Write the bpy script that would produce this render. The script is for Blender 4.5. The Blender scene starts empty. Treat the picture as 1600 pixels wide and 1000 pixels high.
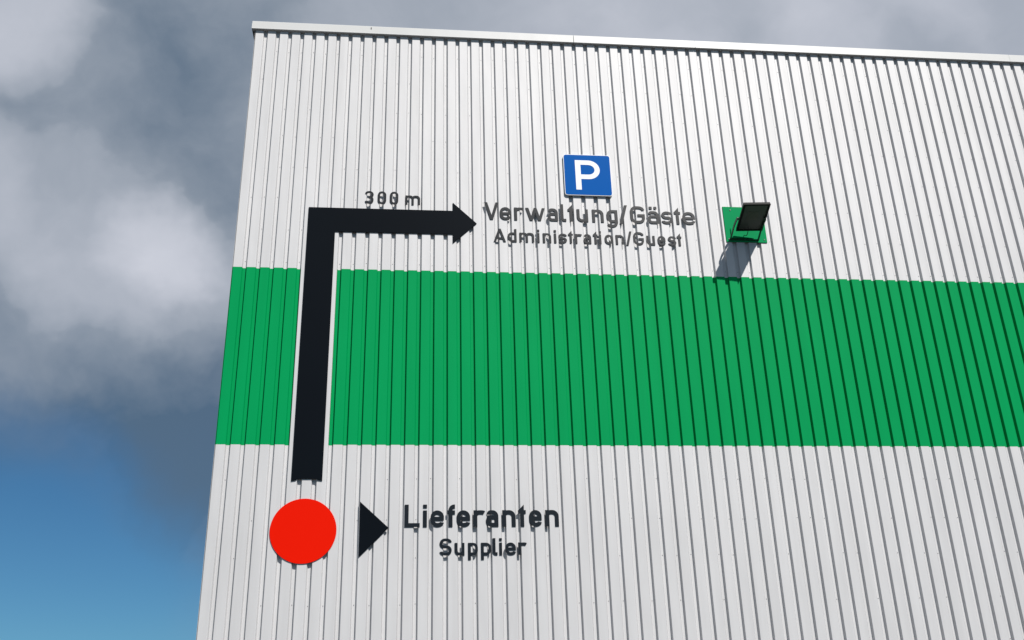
import bpy, bmesh, math, random
from mathutils import Vector, Matrix
from mathutils.geometry import delaunay_2d_cdt

random.seed(7)
S = bpy.context.scene
COL = S.collection

# ------------------------------------------------------------------ camera
YAW, PITCH, ROLL, FPX = 0.109960, 0.414689, -0.028974, 1548.08
fw = Vector((math.sin(YAW)*math.cos(PITCH), math.cos(YAW)*math.cos(PITCH), math.sin(PITCH)))
rt = Vector((math.cos(YAW), -math.sin(YAW), 0))
up = rt.cross(fw)
r2 = math.cos(ROLL)*rt + math.sin(ROLL)*up
u2 = -math.sin(ROLL)*rt + math.cos(ROLL)*up
cam_d = bpy.data.cameras.new('camera')
cam = bpy.data.objects.new('camera', cam_d)
COL.objects.link(cam)
M = Matrix((r2, u2, -fw)).transposed().to_4x4()
M.translation = Vector((2.5594, -13.99975, 1.6))
cam.matrix_world = M
cam_d.sensor_width = 36.0
cam_d.lens = FPX/1600*36.0
cam_d.clip_start = 0.1
cam_d.clip_end = 5000
S.camera = cam

# ------------------------------------------------------------------ exposure
S.view_settings.view_transform = 'Standard'
S.view_settings.look = 'None'
S.view_settings.exposure = 0.13
S.view_settings.gamma = 1.0
S.view_settings.use_curve_mapping = False

# ------------------------------------------------------------------ sun
SUN = Vector((0.52, -1.0, 1.30)).normalized()
sl = bpy.data.lights.new('sun', 'SUN')
sl.energy = 5.0
sl.angle = math.radians(0.6)
sl.color = (1.0, 0.965, 0.92)
so = bpy.data.objects.new('sun', sl)
so.rotation_euler = SUN.to_track_quat('Z', 'Y').to_euler()
so.location = (20, -30, 40)
COL.objects.link(so)

# ------------------------------------------------------------------ sky
W = bpy.data.worlds.new('World')
S.world = W
W.use_nodes = True
nt = W.node_tree
nt.nodes.clear()
N = nt.nodes.new
LK = nt.links.new
SKY_STRENGTH = 0.06

def vmath(op, a, b=None):
    n = N('ShaderNodeVectorMath'); n.operation = op
    for i, v in enumerate((a, b)):
        if v is None: continue
        if isinstance(v, (tuple, list, Vector)): n.inputs[i].default_value = tuple(v)
        else: LK(v, n.inputs[i])
    return n
def fmath(op, a, b=None, clamp=False):
    n = N('ShaderNodeMath'); n.operation = op; n.use_clamp = clamp
    for i, v in enumerate((a, b)):
        if v is None: continue
        if isinstance(v, (int, float)): n.inputs[i].default_value = v
        else: LK(v, n.inputs[i])
    return n.outputs[0]
def ramp(fac, a, b, lo=0.0, hi=1.0, smooth=True):
    n = N('ShaderNodeMapRange')
    n.interpolation_type = 'SMOOTHSTEP' if smooth else 'LINEAR'
    LK(fac, n.inputs['Value'])
    n.inputs['From Min'].default_value = a; n.inputs['From Max'].default_value = b
    n.inputs['To Min'].default_value = lo; n.inputs['To Max'].default_value = hi
    return n.outputs['Result']
def mixc(fac, a, b):
    n = N('ShaderNodeMix'); n.data_type = 'RGBA'
    if isinstance(fac, (int, float)): n.inputs['Factor'].default_value = fac
    else: LK(fac, n.inputs['Factor'])
    for k, v in ((6, a), (7, b)):
        if isinstance(v, tuple): n.inputs[k].default_value = (*v, 1)
        else: LK(v, n.inputs[k])
    return n.outputs[2]

sky = N('ShaderNodeTexSky')
sky.sky_type = 'NISHITA'
sky.sun_disc = False
sky.sun_elevation = math.asin(SUN.z)
sky.sun_rotation = math.atan2(SUN.x, SUN.y)
sky.air_density = 1.0
sky.dust_density = 0.0
sky.ozone_density = 3.0

tc = N('ShaderNodeTexCoord')
D = vmath('NORMALIZE', tc.outputs['Generated']).outputs[0]
# gentle warp so that cloud edges billow
wn = N('ShaderNodeTexNoise'); LK(D, wn.inputs['Vector'])
wn.inputs['Scale'].default_value = 4.5; wn.inputs['Detail'].default_value = 5.0; wn.inputs['Roughness'].default_value = 0.57
wv = vmath('SUBTRACT', wn.outputs['Color'], (0.5, 0.5, 0.5)).outputs[0]
wsc = N('ShaderNodeVectorMath'); wsc.operation = 'SCALE'; LK(wv, wsc.inputs[0]); wsc.inputs['Scale'].default_value = 0.17
Dw = vmath('ADD', D, wsc.outputs[0]).outputs[0]

def noise(scale, detail, rough, off, zs=1.0, src=None):
    mp = N('ShaderNodeMapping'); LK(src or Dw, mp.inputs['Vector'])
    mp.inputs['Location'].default_value = off
    mp.inputs['Scale'].default_value = (1, 1, zs)
    n = N('ShaderNodeTexNoise'); LK(mp.outputs[0], n.inputs['Vector'])
    n.inputs['Scale'].default_value = scale; n.inputs['Detail'].default_value = detail
    n.inputs['Roughness'].default_value = rough
    return n.outputs['Fac']
def aed(az, el):
    az, el = math.radians(az), math.radians(el)
    return Vector((math.sin(az)*math.cos(el), math.cos(az)*math.cos(el), math.sin(el)))
def cloudlet(az, el, r0, r1, src=None):
    """soft round cloud body around a sky direction: 1 inside r0 degrees, 0 beyond r1"""
    d = vmath('DOT_PRODUCT', src or Dwn, aed(az, el)).outputs['Value']
    return ramp(d, math.cos(math.radians(r1)), math.cos(math.radians(r0)))
Dwn = vmath('NORMALIZE', Dw).outputs[0]

big = noise(1.5, 4, 0.5, (3.1, 1.7, 0.4), 1.5)
fine = noise(3.8, 8, 0.54, (0.3, 5.2, 2.2), 1.3)
sep = N('ShaderNodeSeparateXYZ'); LK(Dw, sep.inputs[0])
# broken cloud low down, a closed bank above
cov = fmath('ADD', ramp(sep.outputs['Z'], 0.20, 0.42, 0.0, 0.9), fmath('MULTIPLY', fmath('SUBTRACT', big, 0.5), 1.2))
cov = fmath('SUBTRACT', cov, fmath('MULTIPLY', cloudlet(-21, 12, 2, 11), 0.35))
cov = fmath('ADD', cov, fmath('MULTIPLY', cloudlet(-9, 19, 2, 11), 0.45))
cov = fmath('ADD', cov, fmath('MULTIPLY', cloudlet(-12.5, 14.5, 1, 6), 0.30))
cov = fmath('ADD', cov, fmath('MULTIPLY', cloudlet(-22, 20.5, 2, 8), 0.18))
cover = ramp(cov, -0.25, 0.85)
lit = fmath('ADD', fmath('MULTIPLY', fmath('SUBTRACT', fine, 0.5), 0.80), 0.25)
for az, el, r0, r1, g in ((-14.8, 26.4, 0.0, 3.6, 0.24), (-13.8, 24.8, 0.0, 5.0, 0.10), (-18, 26.0, 0.2, 7.0, 0.10), (-27.5, 37.5, 0.2, 5.5, 0.34), (-27, 28.0, 0.1, 5.0, 0.24),
                          (-18, 26.5, 0.5, 6.5, 0.08), (31, 37.5, 1.0, 7, 0.22), (4, 41, 4, 16, 0.16), (20, 40, 3, 12, 0.16), (42, 38, 1, 9, 0.16)):
    lit = fmath('ADD', lit, fmath('MULTIPLY', cloudlet(az, el, r0, r1), g))
for az, el, r0, r1, g in ((-12, 18.5, 1, 9, 0.08), (-20, 32.5, 2, 8, 0.10), (-12.5, 13, 0.5, 6, 0.15), (33.5, 34.5, 0.3, 3.0, 0.12)):
    lit = fmath('SUBTRACT', lit, fmath('MULTIPLY', cloudlet(az, el, r0, r1), g))
lit = fmath('SUBTRACT', lit, ramp(sep.outputs['Z'], 0.28, 0.43, 0.14, 0.0))
lit = fmath('MAXIMUM', fmath('MINIMUM', lit, 1.0), 0.0)
k = 1.0/SKY_STRENGTH
dark = tuple(c*k for c in (0.085, 0.135, 0.200))
mid = tuple(c*k for c in (0.285, 0.325, 0.385))
bright = tuple(c*k for c in (0.70, 0.71, 0.78))
cc = mixc(ramp(lit, 0.0, 0.30, smooth=False), dark, mid)
cc = mixc(ramp(lit, 0.26, 1.0, smooth=False), cc, bright)
skyc = vmath('MULTIPLY', sky.outputs['Color'], (0.42, 0.78, 0.98)).outputs[0]
final = mixc(fmath('MULTIPLY', cover, ramp(sep.outputs['Z'], 0.22, 0.45, 0.84, 0.96)), skyc, cc)
bg = N('ShaderNodeBackground'); LK(final, bg.inputs['Color']); bg.inputs['Strength'].default_value = SKY_STRENGTH
ow = N('ShaderNodeOutputWorld'); LK(bg.outputs[0], ow.inputs['Surface'])

# ------------------------------------------------------------------ materials
def mat(name, base, rough=0.45, spec=0.5, metal=0.0, vary=0.0, streak=0.0, bump=0.0, grain=0.0, coat=0.0):
    m = bpy.data.materials.new(name); m.use_nodes = True
    t = m.node_tree; b = t.nodes['Principled BSDF']
    b.inputs['Base Color'].default_value = (*base, 1)
    b.inputs['Roughness'].default_value = rough
    b.inputs['Specular IOR Level'].default_value = spec
    b.inputs['Metallic'].default_value = metal
    b.inputs['Coat Weight'].default_value = coat
    b.inputs['Coat Roughness'].default_value = 0.15
    geo = t.nodes.new('ShaderNodeNewGeometry')
    def nz(scale, vec_scale=(1, 1, 1), det=3.0):
        mp = t.nodes.new('ShaderNodeMapping'); t.links.new(geo.outputs['Position'], mp.inputs[0])
        mp.inputs['Scale'].default_value = vec_scale
        n = t.nodes.new('ShaderNodeTexNoise'); t.links.new(mp.outputs[0], n.inputs['Vector'])
        n.inputs['Scale'].default_value = scale; n.inputs['Detail'].default_value = det
        return n.outputs['Fac']
    cur = None
    def mul(cur, fac, amount):
        mr = t.nodes.new('ShaderNodeMapRange'); t.links.new(fac, mr.inputs['Value'])
        mr.inputs['From Min'].default_value = 0.3; mr.inputs['From Max'].default_value = 0.7
        mr.inputs['To Min'].default_value = 1-amount; mr.inputs['To Max'].default_value = 1+amount*0.4
        v = t.nodes.new('ShaderNodeVectorMath'); v.operation = 'SCALE'
        if cur is None: v.inputs[0].default_value = base
        else: t.links.new(cur, v.inputs[0])
        t.links.new(mr.outputs[0], v.inputs['Scale'])
        return v.outputs[0]
    if vary: cur = mul(cur, nz(0.35), vary)
    if streak: cur = mul(cur, nz(6.0, (1.0, 1.0, 0.06), 4), streak)
    if grain: cur = mul(cur, nz(90.0), grain)
    if cur is not None: t.links.new(cur, b.inputs['Base Color'])
    if bump:
        bp = t.nodes.new('ShaderNodeBump'); bp.inputs['Strength'].default_value = 1.0
        bp.inputs['Distance'].default_value = bump
        t.links.new(nz(2.2, (1.0, 1.0, 0.35), 2), bp.inputs['Height'])
        t.links.new(bp.outputs[0], b.inputs['Normal'])
    return m

WHITE = mat('white_coated_steel', (0.580, 0.574, 0.578), 0.62, 0.45, metal=0.16, vary=0.03, streak=0.07, bump=0.009)
GREEN = mat('green_coated_steel', (0.001, 0.290, 0.085), 0.5, 0.035, vary=0.04, streak=0.05, bump=0.006)
COPING = mat('coping_steel', (0.60, 0.60, 0.59), 0.42, 0.5, vary=0.05, bump=0.004)
BLACK = mat('black_sign_film', (0.004, 0.006, 0.009), 0.45, 0.035, vary=0.15)
LETTER = mat('black_letter_lacquer', (0.005, 0.007, 0.010), 0.34, 0.38)
RED = mat('red_sign_film', (0.74, 0.009, 0.001), 0.5, 0.03, vary=0.04)
BLUE = mat('blue_sign_film', (0.002, 0.095, 0.38), 0.35, 0.03, vary=0.04)
SIGNW = mat('white_sign_film', (0.78, 0.79, 0.80), 0.4, 0.5)
ALU = mat('aluminium_edge', (0.45, 0.46, 0.48), 0.4, 0.5, metal=0.6)
SCREW = mat('screw_head', (0.14, 0.14, 0.15), 0.5, 0.5, metal=0.5)
LAMPM = mat('dark_lamp_casting', (0.009, 0.010, 0.010), 0.5, 0.08, grain=0.2)
LAMPG = mat('lamp_glass', (0.028, 0.029, 0.026), 0.45, 0.5)
REFL = mat('lamp_glass_reflection', (0.06, 0.06, 0.05), 0.5, 0.3)  # paler tone painted for the reflection on the lamp glass
CABLE = mat('black_cable', (0.012, 0.012, 0.012), 0.6, 0.3)
BRACK = mat('dark_green_bracket', (0.008, 0.05, 0.025), 0.5, 0.4)
LGREEN = mat('green_lacquer', (0.002, 0.27, 0.09), 0.5, 0.03, vary=0.08)
PLINTH = mat('concrete_plinth', (0.30, 0.29, 0.28), 0.9, 0.2, vary=0.15, grain=0.15)
ROOFM = mat('roof_membrane', (0.18, 0.18, 0.18), 0.9, 0.2, vary=0.1)
GROUND = mat('asphalt_yard', (0.06, 0.06, 0.06), 0.92, 0.2, vary=0.15, grain=0.25)

# ------------------------------------------------------------------ helpers
def link(name, me, parent=None, m=None, loc=None):
    o = bpy.data.objects.new(name, me)
    COL.objects.link(o)
    if m is not None and me is not None and not me.materials: me.materials.append(m)
    if parent is not None: o.parent = parent
    if loc is not None: o.location = loc
    return o
def mesh(name, verts, faces):
    me = bpy.data.meshes.new(name)
    me.from_pydata(verts, [], faces); me.update(); return me
def empty(name, loc, label, cat, group=None):
    o = bpy.data.objects.new(name, None); COL.objects.link(o)
    o.location = loc; o['label'] = label; o['category'] = cat
    o.empty_display_size = 0.2
    if group: o['group'] = group
    return o
def bm_mesh(name, bm):
    bmesh.ops.recalc_face_normals(bm, faces=bm.faces)
    me = bpy.data.meshes.new(name); bm.to_mesh(me); bm.free(); return me
def add_box(bm, x0, x1, y0, y1, z0, z1, bevel=0.0, mtx=None):
    r = bmesh.ops.create_cube(bm, size=1.0)
    bmesh.ops.scale(bm, verts=r['verts'], vec=(x1-x0, y1-y0, z1-z0))
    bmesh.ops.translate(bm, verts=r['verts'], vec=((x0+x1)/2, (y0+y1)/2, (z0+z1)/2))
    vs = r['verts']
    if bevel:
        es = list({e for v in vs for e in v.link_edges})
        b = bmesh.ops.bevel(bm, geom=es, offset=bevel, segments=2, affect='EDGES', profile=0.5)
        vs = list({v for f in b['faces'] for v in f.verts} | {v for v in vs if v.is_valid})
    if mtx is not None:
        bmesh.ops.transform(bm, matrix=mtx, verts=[v for v in vs if v.is_valid])
    return vs
def box(name, x0, x1, y0, y1, z0, z1, m, parent=None, bevel=0.0, org=None):
    bm = bmesh.new(); add_box(bm, x0, x1, y0, y1, z0, z1, bevel)
    o = (0, 0, 0) if org is None else org
    return link(name, bm_mesh(name, bm), parent, m, loc=o)
def union_plate(name, polys, y_back, y_front, bevel=False):
    """union of 2-D polygons (x, z), extruded between two depths"""
    verts, faces = [], []
    for p in polys:
        a = sum(p[i][0]*p[(i+1) % len(p)][1]-p[(i+1) % len(p)][0]*p[i][1] for i in range(len(p)))
        if abs(a) < 1e-9: continue
        if a < 0: p = p[::-1]
        b = len(verts); verts += [Vector((x, z)) for x, z in p]; faces.append(list(range(b, b+len(p))))
    vo, eo, fo, ov, oe, of = delaunay_2d_cdt(verts, [], faces, 0, 1e-5)
    def inside(c, p):
        ins = False
        for i in range(len(p)):
            (xa, ya), (xb, yb) = p[i], p[i-1]
            if (ya > c.y) != (yb > c.y) and c.x < (xb-xa)*(c.y-ya)/(yb-ya)+xa: ins = not ins
        return ins
    tris = []
    for f in fo:
        c = sum((vo[i] for i in f), Vector((0, 0)))/len(f)
        if any(inside(c, p) for p in polys): tris.append(f)
    cnt = {}
    for f in tris:
        for i in range(len(f)):
            a, b = f[i], f[(i+1) % len(f)]
            cnt[(a, b)] = 1
    n = len(vo)
    V = [(v.x, y_front, v.y) for v in vo] + [(v.x, y_back, v.y) for v in vo]
    F = [tuple(f) for f in tris] + [tuple(i+n for i in reversed(f)) for f in tris]
    for (a, b) in cnt:
        if (b, a) not in cnt: F.append((b, a, a+n, b+n))
    bm = bmesh.new()
    vs = [bm.verts.new(v) for v in V]
    for f in F:
        try: bm.faces.new([vs[i] for i in f])
        except ValueError: pass
    bmesh.ops.delete(bm, geom=[v for v in bm.verts if not v.link_faces], context='VERTS')
    bmesh.ops.dissolve_limit(bm, angle_limit=0.002, verts=bm.verts, edges=bm.edges)
    bmesh.ops.recalc_face_normals(bm, faces=bm.faces)
    me = bpy.data.meshes.new(name); bm.to_mesh(me); bm.free()
    return me

# ------------------------------------------------------------------ ground
me = mesh('ground', [(-1500, -1500, 0), (1500, -1500, 0), (1500, 1500, 0), (-1500, 1500, 0)], [(0, 1, 2, 3)])
g = link('ground', me, None, GROUND); g['kind'] = 'structure'

# ------------------------------------------------------------------ warehouse
P = 0.207
XL = -0.210                     # left corner of the front wall
ZG0, ZG1, ZTOP = 5.787, 8.628, 13.30
Z0 = 0.35
CR, FL, VL, DEP, OFF = 0.134, 0.012, 0.049, 0.042, 0.006
RIBS = 145
XR = XL + 0.2175 + RIBS*P       # right end of the hall
T = 0.0015                      # fold radius hint

def outline(x0, x1, shade_groove=False):
    """profile points (x, y) of the trapezoidal sheet between two stations"""
    pts = []
    k = math.floor((x0-OFF)/P) - 1
    raw = []
    while True:
        b = k*P + OFF
        if shade_groove: raw += [(b, 0), (b+CR-.006, 0), (b+CR-.0045, .0035), (b+CR-.002, .0035), (b+CR, .001), (b+CR+FL, DEP), (b+CR+FL+VL, DEP)]  # narrow groove added at the crest edge to shade a thin line
        else: raw += [(b, 0), (b+CR, 0), (b+CR+FL, DEP), (b+CR+FL+VL, DEP)]
        k += 1
        if b > x1 + P: break
    def yat(x):
        for (xa, ya), (xb, yb) in zip(raw, raw[1:]):
            if xa <= x <= xb: return ya + (yb-ya)*(x-xa)/(xb-xa)
        return 0
    pts = [(x0, yat(x0))] + [p for p in raw if x0+1e-5 < p[0] < x1-1e-5] + [(x1, yat(x1))]
    # small folds: split each bend in two
    out = [pts[0]]
    for a, b, c in zip(pts, pts[1:], pts[2:]):
        va = (Vector(a)-Vector(b)); vc = (Vector(c)-Vector(b))
        ta = min(0.0022, va.length*0.3); tcx = min(0.0022, vc.length*0.3)
        p1 = Vector(b)+va.normalized()*ta; p2 = Vector(b)+vc.normalized()*tcx
        out += [tuple(p1), tuple(p2)]
    out.append(pts[-1])
    return out

hall = empty('warehouse', (XL, 0, 0), 'large white warehouse with ribbed metal cladding and a wide green band', 'building')
def H(x, y, z): return (x-XL, y, z)
def sheet(x0, x1, z0, z1, m, cache={}):
    key = (round(x1-x0, 3), round((x0-OFF) % P, 4), round(z1-z0, 3), m.name)
    if key not in cache:
        ol = outline(x0, x1, m is WHITE)
        nz = 1
        V = []; F = []
        for (x, y) in ol: V += [(x-x0, y, 0), (x-x0, y, z1-z0)]
        for i in range(len(ol)-1): F.append((2*i, 2*i+2, 2*i+3, 2*i+1))
        cache[key] = mesh('cladding_sheet', V, F); cache[key].materials.append(m)
    return link('cladding_sheet', cache[key], hall, loc=H(x0, 0, z0))
stations = [XL, 4*P-0.003]
xs = XL
cols = [(XL, 0.826), (0.826, 1.386)]
x = 1.386
while x < XR-0.3:
    x2 = min(x+5*P, XR); cols.append((x, x2)); x = x2
for i, (a, b) in enumerate(cols):
    sheet(a, b, Z0, ZG0, WHITE)
    s = sheet(a, b, ZG0, ZG1, WHITE if i == 1 else GREEN)
    if i == 1: s['label'] = 'narrow white sheet interrupting the green band behind the arrow stem'
    sheet(a, b, ZG1, ZTOP, WHITE)
# backing behind the cladding, side walls, roof, plinth
DEPTH = 42.0
box('wall_core', 0.03, XR-XL-0.03, 0.06, 0.28, 0.2, ZTOP-0.02, PLINTH, hall)
box('plinth', 0.0, XR-XL, 0.012, 0.30, 0.0, Z0+0.02, PLINTH, hall)
def side_wall(x, sgn):
    ol = [(a, b) for a, b in outline(0.16, DEPTH)]
    for z0, z1, m in ((Z0, ZG0, WHITE), (ZG0, ZG1, GREEN), (ZG1, ZTOP, WHITE)):
        V = []; F = []
        for (t, d) in ol: V += [(x + sgn*(d+0.002), t, z0), (x + sgn*(d+0.002), t, z1)]
        for i in range(len(ol)-1): F.append((2*i, 2*i+1, 2*i+3, 2*i+2) if sgn > 0 else (2*i, 2*i+2, 2*i+3, 2*i+1))
        link('side_cladding', mesh('side_cladding', V, F), hall, m)
side_wall(0.0, 1)
side_wall(XR-XL, -1)
for z0, z1, m in ((Z0, ZG0, WHITE), (ZG0, ZG1, GREEN), (ZG1, ZTOP, WHITE)):
    box('corner_flashing', -0.0015, 0.0005, 0.0003, 0.17, z0, z1-0.001, m, hall)
box('rear_wall', 0.05, XR-XL-0.05, DEPTH-0.3, DEPTH, 0.0, ZTOP, WHITE, hall)
box('side_plinth', 0.06, 0.3, 0.32, DEPTH-0.32, 0.0, Z0+0.02, PLINTH, hall)
box('roof', 0.06, XR-XL-0.06, 0.3, DEPTH-0.3, 12.80, 12.95, ROOFM, hall)

# parapet coping: folded sections butted along the top, each its own piece
ZF = 13.212
def coping(x0, x1, end=False):
    """L-shaped folded cap: fascia, top, drip edge"""
    prof = [(-0.042, ZF), (-0.049, ZF-0.004), (-0.049, ZF+0.008), (-0.046, ZF+0.012), (-0.046, ZF+0.148),
            (-0.042, ZF+0.156), (0.34, ZF+0.095), (0.345, ZF-0.02), (0.335, ZF-0.02), (0.325, ZF+0.075),
            (0.04, ZF+0.092), (0.038, ZF+0.006), (-0.010, ZF+0.001)]
    V = []; n = len(prof)
    for (y, z) in prof: V.append((0, y, z))
    for (y, z) in prof: V.append((x1-x0, y, z))
    F = [(i, (i+1) % n, (i+1) % n + n, i+n) for i in range(n)]
    F.append(tuple(range(n))); F.append(tuple(reversed(range(n, 2*n))))
    bm = bmesh.new()
    vs = [bm.verts.new(v) for v in V]
    for f in F: bm.faces.new([vs[i] for i in f])
    return link('coping_section', bm_mesh('coping_section', bm), hall, COPING, loc=H(x0, 0, 0))
joints = [XL-0.055, 5.351, 7.570, 13.587]
while joints[-1] < XR: joints.append(min(joints[-1]+3.0, XR+0.055) if joints[-1]+3.0 < XR else XR+0.055)
for a, b in zip(joints, joints[1:]):
    g_ = 0.005 if abs(a-5.351) < 0.01 or abs(b-5.351) < 0.01 else 0.0015
    coping(a + (g_ if a > 0 else 0), b - (g_ if b < XR else 0))
for xj in joints[2:-1]:
    box('joint_plate', -0.03, 0.03, -0.043, 0.03, ZF+0.018, ZF+0.138, COPING, hall, org=H(xj, 0, 0))
# closed end cap and the side coping
box('coping_end_cap', -0.0585, -0.0555, -0.048, 0.34, ZF-0.006, ZF+0.104, COPING, hall, org=H(XL, 0, 0))
box('coping_section', -0.055, 0.30, 0.35, DEPTH+0.05, ZF, ZF+0.10, COPING, hall)
box('coping_section', XR-XL-0.30, XR-XL+0.055, 0.35, DEPTH+0.05, ZF, ZF+0.10, COPING, hall)
box('coping_clip', -0.007, 0.007, -0.0505, -0.0455, ZF+0.085, ZF+0.125, CABLE, hall, org=H(1.772, 0, 0))

# screws in the valleys (a few millimetres each: one joined piece)
bm = bmesh.new()
rows = [12.80, 12.22, 11.62, 11.08, 10.48, 9.90, 9.32, 8.74, 5.29, 4.70, 4.18, 3.54, 2.95, 2.36, 1.77, 1.18]
rng = random.Random(3)
for ri, z in enumerate(rows):
    for kk in range(-1, RIBS):
        if abs(z-8.74) > .01 and rng.random() < (0.45 if z > 9 else 0.6): continue
        xc = kk*P + OFF + CR + FL + VL/2 + rng.uniform(-.004, .004)
        zc = z + rng.uniform(-.012, .012)
        r = 0.0060
        ring = [bm.verts.new((xc-XL + r*math.cos(a*math.pi/3), DEP-0.0005, zc + r*math.sin(a*math.pi/3))) for a in range(6)]
        top = [bm.verts.new((xc-XL + r*.7*math.cos(a*math.pi/3), DEP-0.0055, zc + r*.7*math.sin(a*math.pi/3))) for a in range(6)]
        bm.faces.new(top)
        for a in range(6): bm.faces.new((ring[a], ring[(a+1) % 6], top[(a+1) % 6], top[a]))
sc = link('screw_heads', bm_mesh('screw_heads', bm), hall, SCREW); sc['kind'] = 'stuff'

# ------------------------------------------------------------------ signs on the wall
def tagmesh(o, label, cat, group=None):
    o['label'] = label; o['category'] = cat
    if group: o['group'] = group
    return o
# big right-angled arrow
arrow = empty('arrow_sign', (1.109, -0.002, 5.253), 'big black right-angled arrow running up through the green band and pointing right', 'arrow sign')
poly = [
    [(.893, 5.250), (.962, 5.262), (.972, 5.281), (.972, 9.283), (.893, 9.283)],
    [(.972, 5.281), (1.246, 5.281), (1.246, 9.283), (.972, 9.283)],
    [(1.246, 5.281), (1.256, 5.264), (1.325, 5.254), (1.325, 9.283), (1.246, 9.283)],
]
me = union_plate('stem', [[(a-1.109, b-5.253) for a, b in p] for p in poly], 0.0, -0.014)
link('stem', me, arrow, BLACK)
me = union_plate('crossbar', [[(a-1.109, b-5.253) for a, b in [(.893, 9.2835), (3.19, 9.2835), (3.19, 9.712), (.893, 9.712)]]], 0.0, -0.014)
link('crossbar', me, arrow, BLACK)
me = union_plate('arrow_head', [[(a-1.109, b-5.253) for a, b in [(3.1905, 9.120), (3.575, 9.490), (3.1905, 9.865)]]], 0.0, -0.014)
link('arrow_head', me, arrow, BLACK)
# red disc
n = 96
me = union_plate('disc_sign', [[(.457*math.cos(2*math.pi*i/n), .452*math.sin(2*math.pi*i/n)) for i in range(n)]], 0.0, -0.012)
tagmesh(link('disc_sign', me, None, RED, (1.100, -0.002, 4.544)), 'bright red round disc below the lower end of the black arrow stem', 'round sign')
# triangle
me = union_plate('triangle_sign', [[(0, 0), (.400, .405), (-.009, .779)]], 0.0, -0.014)
tagmesh(link('triangle_sign', me, None, BLACK, (1.877, -0.002, 4.173)), 'small black triangle pointing right between the red disc and the word Lieferanten', 'triangle sign')

# parking sign
ps = empty('parking_sign', (5.452, -0.010, 10.06), 'square blue parking sign with a white P above the word Verwaltung', 'parking sign')
def rrect(cx, cz, hw, hh, r, n=6):
    pts = []
    for qx, qz, a0 in ((1, 1, 0), (-1, 1, 90), (-1, -1, 180), (1, -1, 270)):
        for i in range(n+1):
            a = math.radians(a0 + 90*i/n)
            pts.append((cx+qx*(hw-r)+r*math.cos(a), cz+qz*(hh-r)+r*math.sin(a)))
    return pts
link('sign_plate', union_plate('sign_plate', [rrect(-.008, .398, .399, .396, .045)], 0.0, -0.024), ps, SIGNW)
link('blue_field', union_plate('blue_field', [rrect(-.008, .398, .390, .387, .038)], -0.0245, -0.0265), ps, BLUE)
for zz in (.2, .6):
    box('mounting_rail', -.37, .37, 0.0, 0.0095, zz-.02, zz+.02, ALU, ps)

# ------------------------------------------------------------------ lettering (DIN-like strokes)
def rounded(pts, closed=False, n=7):
    """pts: (x, y[, r]) -> polyline with rounded corners"""
    out = []; L = len(pts)
    for i, p in enumerate(pts):
        r = p[2] if len(p) > 2 else 0
        if r == 0 or (not closed and i in (0, L-1)): out.append(Vector(p[:2])); continue
        a = Vector(pts[i-1][:2]); b = Vector(p[:2]); c = Vector(pts[(i+1) % L][:2])
        va, vc = a-b, c-b
        ra = pts[i-1][2] if len(pts[i-1]) > 2 else 0
        rc = pts[(i+1) % L][2] if len(pts[(i+1) % L]) > 2 else 0
        la = va.length*(0.5 if ra else 1.0); lc = vc.length*(0.5 if rc else 1.0)
        ta = min(r, la); tb = min(r, lc)
        p0 = b+va.normalized()*ta; p2 = b+vc.normalized()*tb
        for j in range(n+1):
            t = j/n*math.pi/2
            # elliptic quarter between the tangent points
            out.append(b + (p0-b)*(1-math.sin(t)) + (p2-b)*(1-math.cos(t)))
    res = [out[0]]
    for q_ in out[1:]:
        if (q_-res[-1]).length > 1e-4: res.append(q_)
    if closed and (res[0]-res[-1]).length < 1e-4: res.pop()
    return res
def stroke(pts, w, closed=False):
    P_ = rounded(pts, closed); n_ = len(P_); h = w/2; Lft = []; Rgt = []
    for i in range(n_):
        if closed or 0 < i < n_-1:
            d0 = (P_[i]-P_[i-1]).normalized(); d1 = (P_[(i+1) % n_]-P_[i]).normalized()
            n0 = Vector((-d0.y, d0.x)); n1 = Vector((-d1.y, d1.x)); m_ = (n0+n1)
            m_ = m_.normalized(); s = h/max(0.45, m_.dot(n0)); off = m_*s
        else:
            d = (P_[1]-P_[0]).normalized() if i == 0 else (P_[-1]-P_[-2]).normalized()
            off = Vector((-d.y, d.x))*h
        Lft.append(P_[i]+off); Rgt.append(P_[i]-off)
    polys = []
    rng_ = range(n_) if closed else range(n_-1)
    for i in rng_:
        j = (i+1) % n_
        polys.append([tuple(Rgt[i]), tuple(Rgt[j]), tuple(Lft[j]), tuple(Lft[i])])
    return polys
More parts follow.
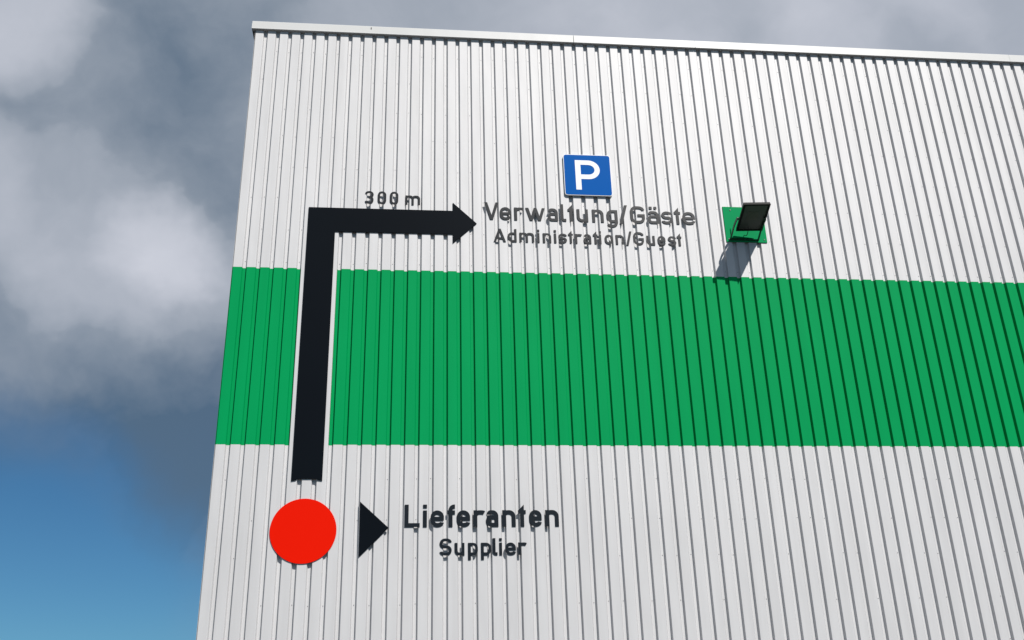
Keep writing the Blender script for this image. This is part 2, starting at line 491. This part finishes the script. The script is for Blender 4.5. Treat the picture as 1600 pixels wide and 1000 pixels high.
def glyph(ch, W_, w):
    """W_ and w in cap heights"""
    h = w/2; L = h; R = W_-h; X = 0.735; r = 0.26; S_ = stroke
    if ch in 'eaosunmrgdp0S3Gä': r = min((R-L)/2*1.0, 0.24) if ch not in 'nmru' else min((R-L)*0.5, 0.2)
    if ch == 'L': return S_([(L, 1), (L, h), (W_, h)], w)
    if ch == 'i': return [[(0, 0), (W_, 0), (W_, X), (0, X)], [(0, .85), (W_, .85), (W_, 1), (0, 1)]]
    if ch == 'l': return S_([(L, 1), (L, h, .1), (W_, h)], w)
    if ch == 'e': return S_([(L+.01, .365), (R, .365), (R, X-h, r), (L, X-h, r), (L, h, r), (R+.0, h, r), (R+.0, .20)], w)
    if ch == 'f': return S_([(L+.06, 0), (L+.06, 1-h, .16), (W_, 1-h)], w) + [[(0, X-w), (W_, X-w), (W_, X), (0, X)]]
    if ch == 'r': return [[(0, 0), (w, 0), (w, X), (0, X)]] + S_([(L, .40), (L, X-h, .2), (W_-.04, X-h+.0, .08), (W_, X-h-.03)], w)
    if ch in 'aä':
        p = S_([(L+.03, X-.20), (L+.03, X-h, .1), (R, X-h, r), (R, 0)], w) + S_([(R, .43-.01), (L, .43-.01, .14), (L, h, .14), (R, h)], w)
        if ch == 'ä':
            q1 = W_*.5-.20; q2 = W_*.5+.05
            p += [[(q1, .85), (q1+.15, .85), (q1+.15, 1), (q1, 1)], [(q2, .85), (q2+.15, .85), (q2+.15, 1), (q2, 1)]]
        return p
    if ch == 'n': return [[(0, 0), (w, 0), (w, X), (0, X)]] + S_([(L, .42), (L, X-h, .17), (R, X-h, r), (R, 0)], w)
    if ch == 'm':
        c = W_/2
        return [[(0, 0), (w, 0), (w, X), (0, X)]] + S_([(L, .42), (L, X-h, .17), (c, X-h, r*.9), (c, 0)], w) + S_([(c, .42), (c, X-h, .17), (R, X-h, r*.9), (R, 0)], w)
    if ch == 'u': return [[(W_-w, 0), (W_, 0), (W_, X), (W_-w, X)]] + S_([(L, X), (L, h, r), (R, h, .17), (R, X-.42)], w)
    if ch == 't':
        sx = W_*.52
        return [[(sx-h, 0), (sx+h, 0), (sx+h, X-w*.9), (sx-h, X-w*.9)], [(0, X-w*.9), (W_, X-w*.9), (W_, X), (0, X)], [(0.02, X), (sx+h, X), (sx+h, .985)]]
    if ch == 'o': return S_([(L, h, r), (R, h, r), (R, X-h, r), (L, X-h, r)], w, True)
    if ch == '0': return S_([(L, h, r), (R, h, r), (R, 1-h, r), (L, 1-h, r)], w, True)
    if ch == 'p': return [[(0, -.26), (w, -.26), (w, X), (0, X)]] + S_([(L, X-h), (R, X-h, r), (R, h, r), (L, h)], w)
    if ch == 'd': return [[(W_-w, 0), (W_, 0), (W_, 1), (W_-w, 1)]] + S_([(R, X-h), (L, X-h, r), (L, h, r), (R, h)], w)
    if ch == 'g': return S_([(R, X-h), (L, X-h, r), (L, h, r), (R, h)], w) + S_([(R, X), (R, -.27+h, r), (L+.02, -.27+h, .12), (L+.02, -.10)], w)
    if ch in 'sS':
        T_ = 1.0 if ch == 'S' else X; m_ = T_/2
        return S_([(R, T_-.22 if ch == 'S' else T_-.18), (R, T_-h, r), (L, T_-h, r), (L, m_, r*.8), (R, m_, r*.8), (R, h, r), (L, h, r), (L, .22 if ch == 'S' else .18)], w)
    if ch == 'G': return S_([(R, .76), (R, 1-h, r), (L, 1-h, r), (L, h, r), (R, h, r), (R, .46), (W_*.5, .46)], w)
    if ch == 'V':
        c = W_/2; q_ = w*1.05
        return [[(0, 1), (q_, 1), (c+q_*.5, 0), (c-q_*.5, 0)], [(W_-q_, 1), (W_, 1), (c+q_*.5, 0), (c-q_*.5, 0)]]
    if ch == 'A':
        c = W_/2; q_ = w*1.05
        return [[(0, 0), (q_, 0), (c+q_*.5, 1), (c-q_*.5, 1)], [(W_-q_, 0), (W_, 0), (c+q_*.5, 1), (c-q_*.5, 1)], [(W_*.22, .2), (W_*.78, .2), (W_*.72, .2+w*.9), (W_*.28, .2+w*.9)]]
    if ch == 'w':
        q_ = w*1.05; c = W_/2; a = W_*.29; b = W_*.71
        return [[(0, X), (q_, X), (a+q_*.5, 0), (a-q_*.5, 0)], [(c-q_*.5, X), (c+q_*.5, X), (a+q_*.5, 0), (a-q_*.5, 0)],
                [(c-q_*.5, X), (c+q_*.5, X), (b+q_*.5, 0), (b-q_*.5, 0)], [(W_-q_, X), (W_, X), (b+q_*.5, 0), (b-q_*.5, 0)]]
    if ch == '/': return [[(0, -.06), (w*1.05, -.06), (W_, 1.04), (W_-w*1.05, 1.04)]]
    if ch == '3':
        return S_([(L, .80), (L, 1-h, r), (R, 1-h, r), (R, .53, r*.9), (W_*.42, .53)], w) + S_([(W_*.42, .53), (R, .53, r*.9), (R, h, r), (L, h, r), (L, .22)], w)
    raise KeyError(ch)

def lettering(name, label, items, zbase, cap, w, m):
    x0 = items[0][1]
    root = empty(name, (x0, -0.002, zbase), label, 'lettering')
    for ch, a, b in items:
        W_ = (b-a)/cap
        ww = w if not (ch == 'i') else W_
        polys = glyph(ch, W_, ww)
        me_ = union_plate('letter', [[(px*cap, pz*cap) for px, pz in p] for p in polys], 0.0, -0.010)
        nm = 'digit' if ch.isdigit() else ('slash' if ch == '/' else 'letter')
        o = link(nm, me_, root, m, (a-x0, 0, 0))
        o['label'] = ('%s %s' % (nm, ch)) if nm != 'slash' else 'slash between two words'
    return root
lettering('distance_lettering', 'small black lettering 300 m standing just above the arrow crossbar',
          [('3', 1.775, 1.912), ('0', 1.979, 2.115), ('0', 2.174, 2.309), ('m', 2.423, 2.661)], 9.806, .236, .148, LETTER)
lettering('administration_lettering_german', 'larger dark lettering Verwaltung/Gäste right of the arrow tip, below the parking sign',
          [('V', 3.702, 3.936), ('e', 3.955, 4.136), ('r', 4.191, 4.335), ('w', 4.377, 4.697), ('a', 4.743, 4.91), ('l', 4.956, 5.045), ('t', 5.076, 5.177), ('u', 5.224, 5.41), ('n', 5.479, 5.669), ('g', 5.719, 5.903), ('/', 5.929, 6.074), ('G', 6.119, 6.362), ('ä', 6.412, 6.603), ('s', 6.642, 6.822), ('t', 6.86, 6.964), ('e', 6.995, 7.209)],
          9.574, .320, .146, LETTER)
lettering('administration_lettering_english', 'smaller dark lettering Administration/Guest, the line under Verwaltung/Gäste',
          [('A', 3.846, 4.043), ('d', 4.072, 4.218), ('m', 4.265, 4.503), ('i', 4.553, 4.590), ('n', 4.645, 4.780), ('i', 4.828, 4.865), ('s', 4.902, 5.038), ('t', 5.062, 5.14), ('r', 5.172, 5.279), ('a', 5.312, 5.437), ('t', 5.470, 5.545), ('i', 5.567, 5.604), ('o', 5.661, 5.793), ('n', 5.843, 5.978), ('/', 6.013, 6.114), ('G', 6.139, 6.31), ('u', 6.354, 6.493), ('e', 6.540, 6.670), ('s', 6.714, 6.848), ('t', 6.866, 6.941)],
          9.170, .236, .150, LETTER)
lettering('supplier_lettering_german', 'larger black lettering Lieferanten right of the small triangle',
          [('L', 2.5, 2.712), ('i', 2.759, 2.813), ('e', 2.864, 3.053), ('f', 3.101, 3.21), ('e', 3.234, 3.424), ('r', 3.472, 3.624), ('a', 3.651, 3.827), ('n', 3.883, 4.073), ('t', 4.11, 4.222), ('e', 4.269, 4.448), ('n', 4.501, 4.695)],
          4.588, .318, .172, LETTER)
lettering('supplier_lettering_english', 'smaller black lettering Supplier, centred under the word Lieferanten',
          [('S', 2.994, 3.162), ('u', 3.204, 3.341), ('p', 3.392, 3.529), ('p', 3.574, 3.716), ('l', 3.739, 3.805), ('i', 3.832, 3.870), ('e', 3.914, 4.066), ('r', 4.098, 4.213)],
          4.188, .236, .165, LETTER)
# P of the parking sign
pw = .092
polys = [[(0, 0), (pw, 0), (pw, .573), (0, .573)]] + stroke([(pw/2, .573-pw*.48), (.372, .573-pw*.48, .15), (.372, .205+pw*.5, .15), (pw/2, .205+pw*.5)], pw*.95)
pm = union_plate('letter', polys, -0.027, -0.0285)
o = link('letter', pm, ps, SIGNW, (5.238-5.452, 0, .108)); o['label'] = 'letter P'

# ------------------------------------------------------------------ floodlight
base = empty('mounting_plate', (8.046, -0.002, 9.265), 'square green metal plate fixed to the ribs behind the floodlight', 'plate')
# slightly bent square plate
pl = box('plate', -.346, .346, -0.012, 0.0, 0, .665, LGREEN, base, bevel=0.002)
for (px, pz) in ((-.22, .60), (.30, .60), (-.30, .05), (.30, .05)):
    b_ = bmesh.new(); bmesh.ops.create_cone(b_, cap_ends=True, segments=8, radius1=.011, radius2=.009, depth=.010)
    bmesh.ops.rotate(b_, verts=b_.verts, matrix=Matrix.Rotation(math.pi/2, 3, 'X'))
    link('bolt', bm_mesh('bolt', b_), base, SCREW, (px, -0.0165, pz))

lamp = empty('floodlight', (8.0, -0.014, 9.30), 'dark rectangular floodlight on a bracket in front of the green plate', 'floodlight')
LO = Vector((8.0, -0.014, 9.30))
Ic = Vector((8.060, -0.135, 9.425)); Oc = Vector((8.010, -0.750, 9.560))
e1 = (Oc-Ic).normalized(); wdir = e1.cross(Vector((0, 0, 1))).normalized()
if wdir.x < 0: wdir = -wdir
nrm = wdir.cross(e1).normalized()
if nrm.z < 0: nrm = -nrm
LEN = (Oc-Ic).length; HW = .212
LM = Matrix((wdir, e1, nrm)).transposed().to_4x4(); LM.translation = Ic - LO
def lpart(name, bm, m, parent=lamp):
    bmesh.ops.transform(bm, matrix=LM, verts=bm.verts)
    return link(name, bm_mesh(name, bm), parent, m)
# housing: open tray with tapered back
bm = bmesh.new()
def ringv(hw, y0, y1, z): return [bm.verts.new(p) for p in ((-hw, y0, z), (hw, y0, z), (hw, y1, z), (-hw, y1, z))]
r0 = ringv(HW, 0, LEN, 0); r1 = ringv(HW, 0, LEN, .035); r2_ = ringv(HW*.72, LEN*.14, LEN*.80, .125)
i0 = ringv(HW-.018, .018, LEN-.018, 0); i1 = ringv(HW*.62, LEN*.2, LEN*.74, .075)
for a, b in ((r0, r1), (r1, r2_), (i1, i0)):
    for i in range(4): bm.faces.new((a[i], a[(i+1) % 4], b[(i+1) % 4], b[i]))
for i in range(4): bm.faces.new((i0[i], i0[(i+1) % 4], r0[(i+1) % 4], r0[i]))
bm.faces.new(r2_); bm.faces.new(i1)
housing = lpart('housing', bm, LAMPM)
for i in range(6):
    y = LEN*(.22+.11*i); bm = bmesh.new(); add_box(bm, -HW*.66, HW*.66, y, y+.006, .118, .150)
    lpart('cooling_fin', bm, LAMPM, housing)
# front frame (a rim round the glass)
bm = bmesh.new()
o0 = ringv(HW+.006, -.006, LEN+.006, -.014); o1 = ringv(HW+.006, -.006, LEN+.006, -.001)
q0 = ringv(HW-.030, .030, LEN-.030, -.014); q1 = ringv(HW-.030, .030, LEN-.030, -.001)
for a, b in ((o0, o1), (o1, q1), (q1, q0), (q0, o0)):
    for i in range(4): bm.faces.new((a[i], a[(i+1) % 4], b[(i+1) % 4], b[i]))
lpart('front_frame', bm, LAMPM)
bm = bmesh.new(); add_box(bm, -HW+.031, HW-.031, .031, LEN-.031, -.008, -.004)
lpart('glass', bm, LAMPG)
bm = bmesh.new(); add_box(bm, -.105, .070, LEN*.42, LEN*.72, -.0105, -.0083, .0008)  # lighter patch on the glass: a reflection painted as colour
lpart('glass_reflection', bm, REFL)
# wiring box, bracket arms and cable
box('wiring_cover', -.215, .165, -.018, 0.0, .030, .215, LGREEN, lamp, bevel=.004)
def flatbar(name, x, pts, wx, th, m, parent):
    bm = bmesh.new(); rows_ = []
    P2 = [Vector(p) for p in pts]
    for i, p in enumerate(P2):
        d = (P2[min(i+1, len(P2)-1)] - P2[max(i-1, 0)]).normalized(); nn = Vector((-d.y, d.x))*wx/2
        rows_.append([bm.verts.new((x+s, (p+nn*k2).x, (p+nn*k2).y)) for s, k2 in ((-th/2, 1), (th/2, 1), (th/2, -1), (-th/2, -1))])
    for a, b in zip(rows_, rows_[1:]):
        for i in range(4): bm.faces.new((a[i], a[(i+1) % 4], b[(i+1) % 4], b[i]))
    bm.faces.new(rows_[0]); bm.faces.new(rows_[-1])
    return link(name, bm_mesh(name, bm), parent, m)
pv = [(0.0, .006), (-.06, .035), (-.16, .09), (-.26, .135), (-.36, .155), (-.44, .16)]
flatbar('bracket_arm', -.232, [(a, b) for a, b in pv], .048, .012, BRACK, lamp)
flatbar('bracket_arm', .238, [(a, b) for a, b in pv], .048, .012, BRACK, lamp)
box('bracket_foot', -.236, .242, -.03, 0.0, -.003, .009, BRACK, lamp)
for sx in (-1, 1):
    b_ = bmesh.new(); bmesh.ops.create_cone(b_, cap_ends=True, segments=12, radius1=.022, radius2=.022, depth=.028)
    bmesh.ops.rotate(b_, verts=b_.verts, matrix=Matrix.Rotation(math.pi/2, 3, 'Y'))
    link('pivot_bolt', bm_mesh('pivot_bolt', b_), lamp, BRACK, (.003+sx*.225, -.43, .158))
# cable from the box to the lamp
cd = bpy.data.curves.new('cable', 'CURVE'); cd.dimensions = '3D'; cd.bevel_depth = .006; cd.bevel_resolution = 2
sp = cd.splines.new('BEZIER'); cps = [(.0, -.02, .08), (.0, -.17, .02), (.01, -.24, .12)]
sp.bezier_points.add(len(cps)-1)
for b_, c_ in zip(sp.bezier_points, cps):
    b_.co = c_; b_.handle_left_type = b_.handle_right_type = 'AUTO'
co = bpy.data.objects.new('cable_curve', cd); COL.objects.link(co)
dg = bpy.context.evaluated_depsgraph_get()
cm = bpy.data.meshes.new_from_object(co.evaluated_get(dg))
bpy.data.objects.remove(co)
link('cable', cm, lamp, CABLE)
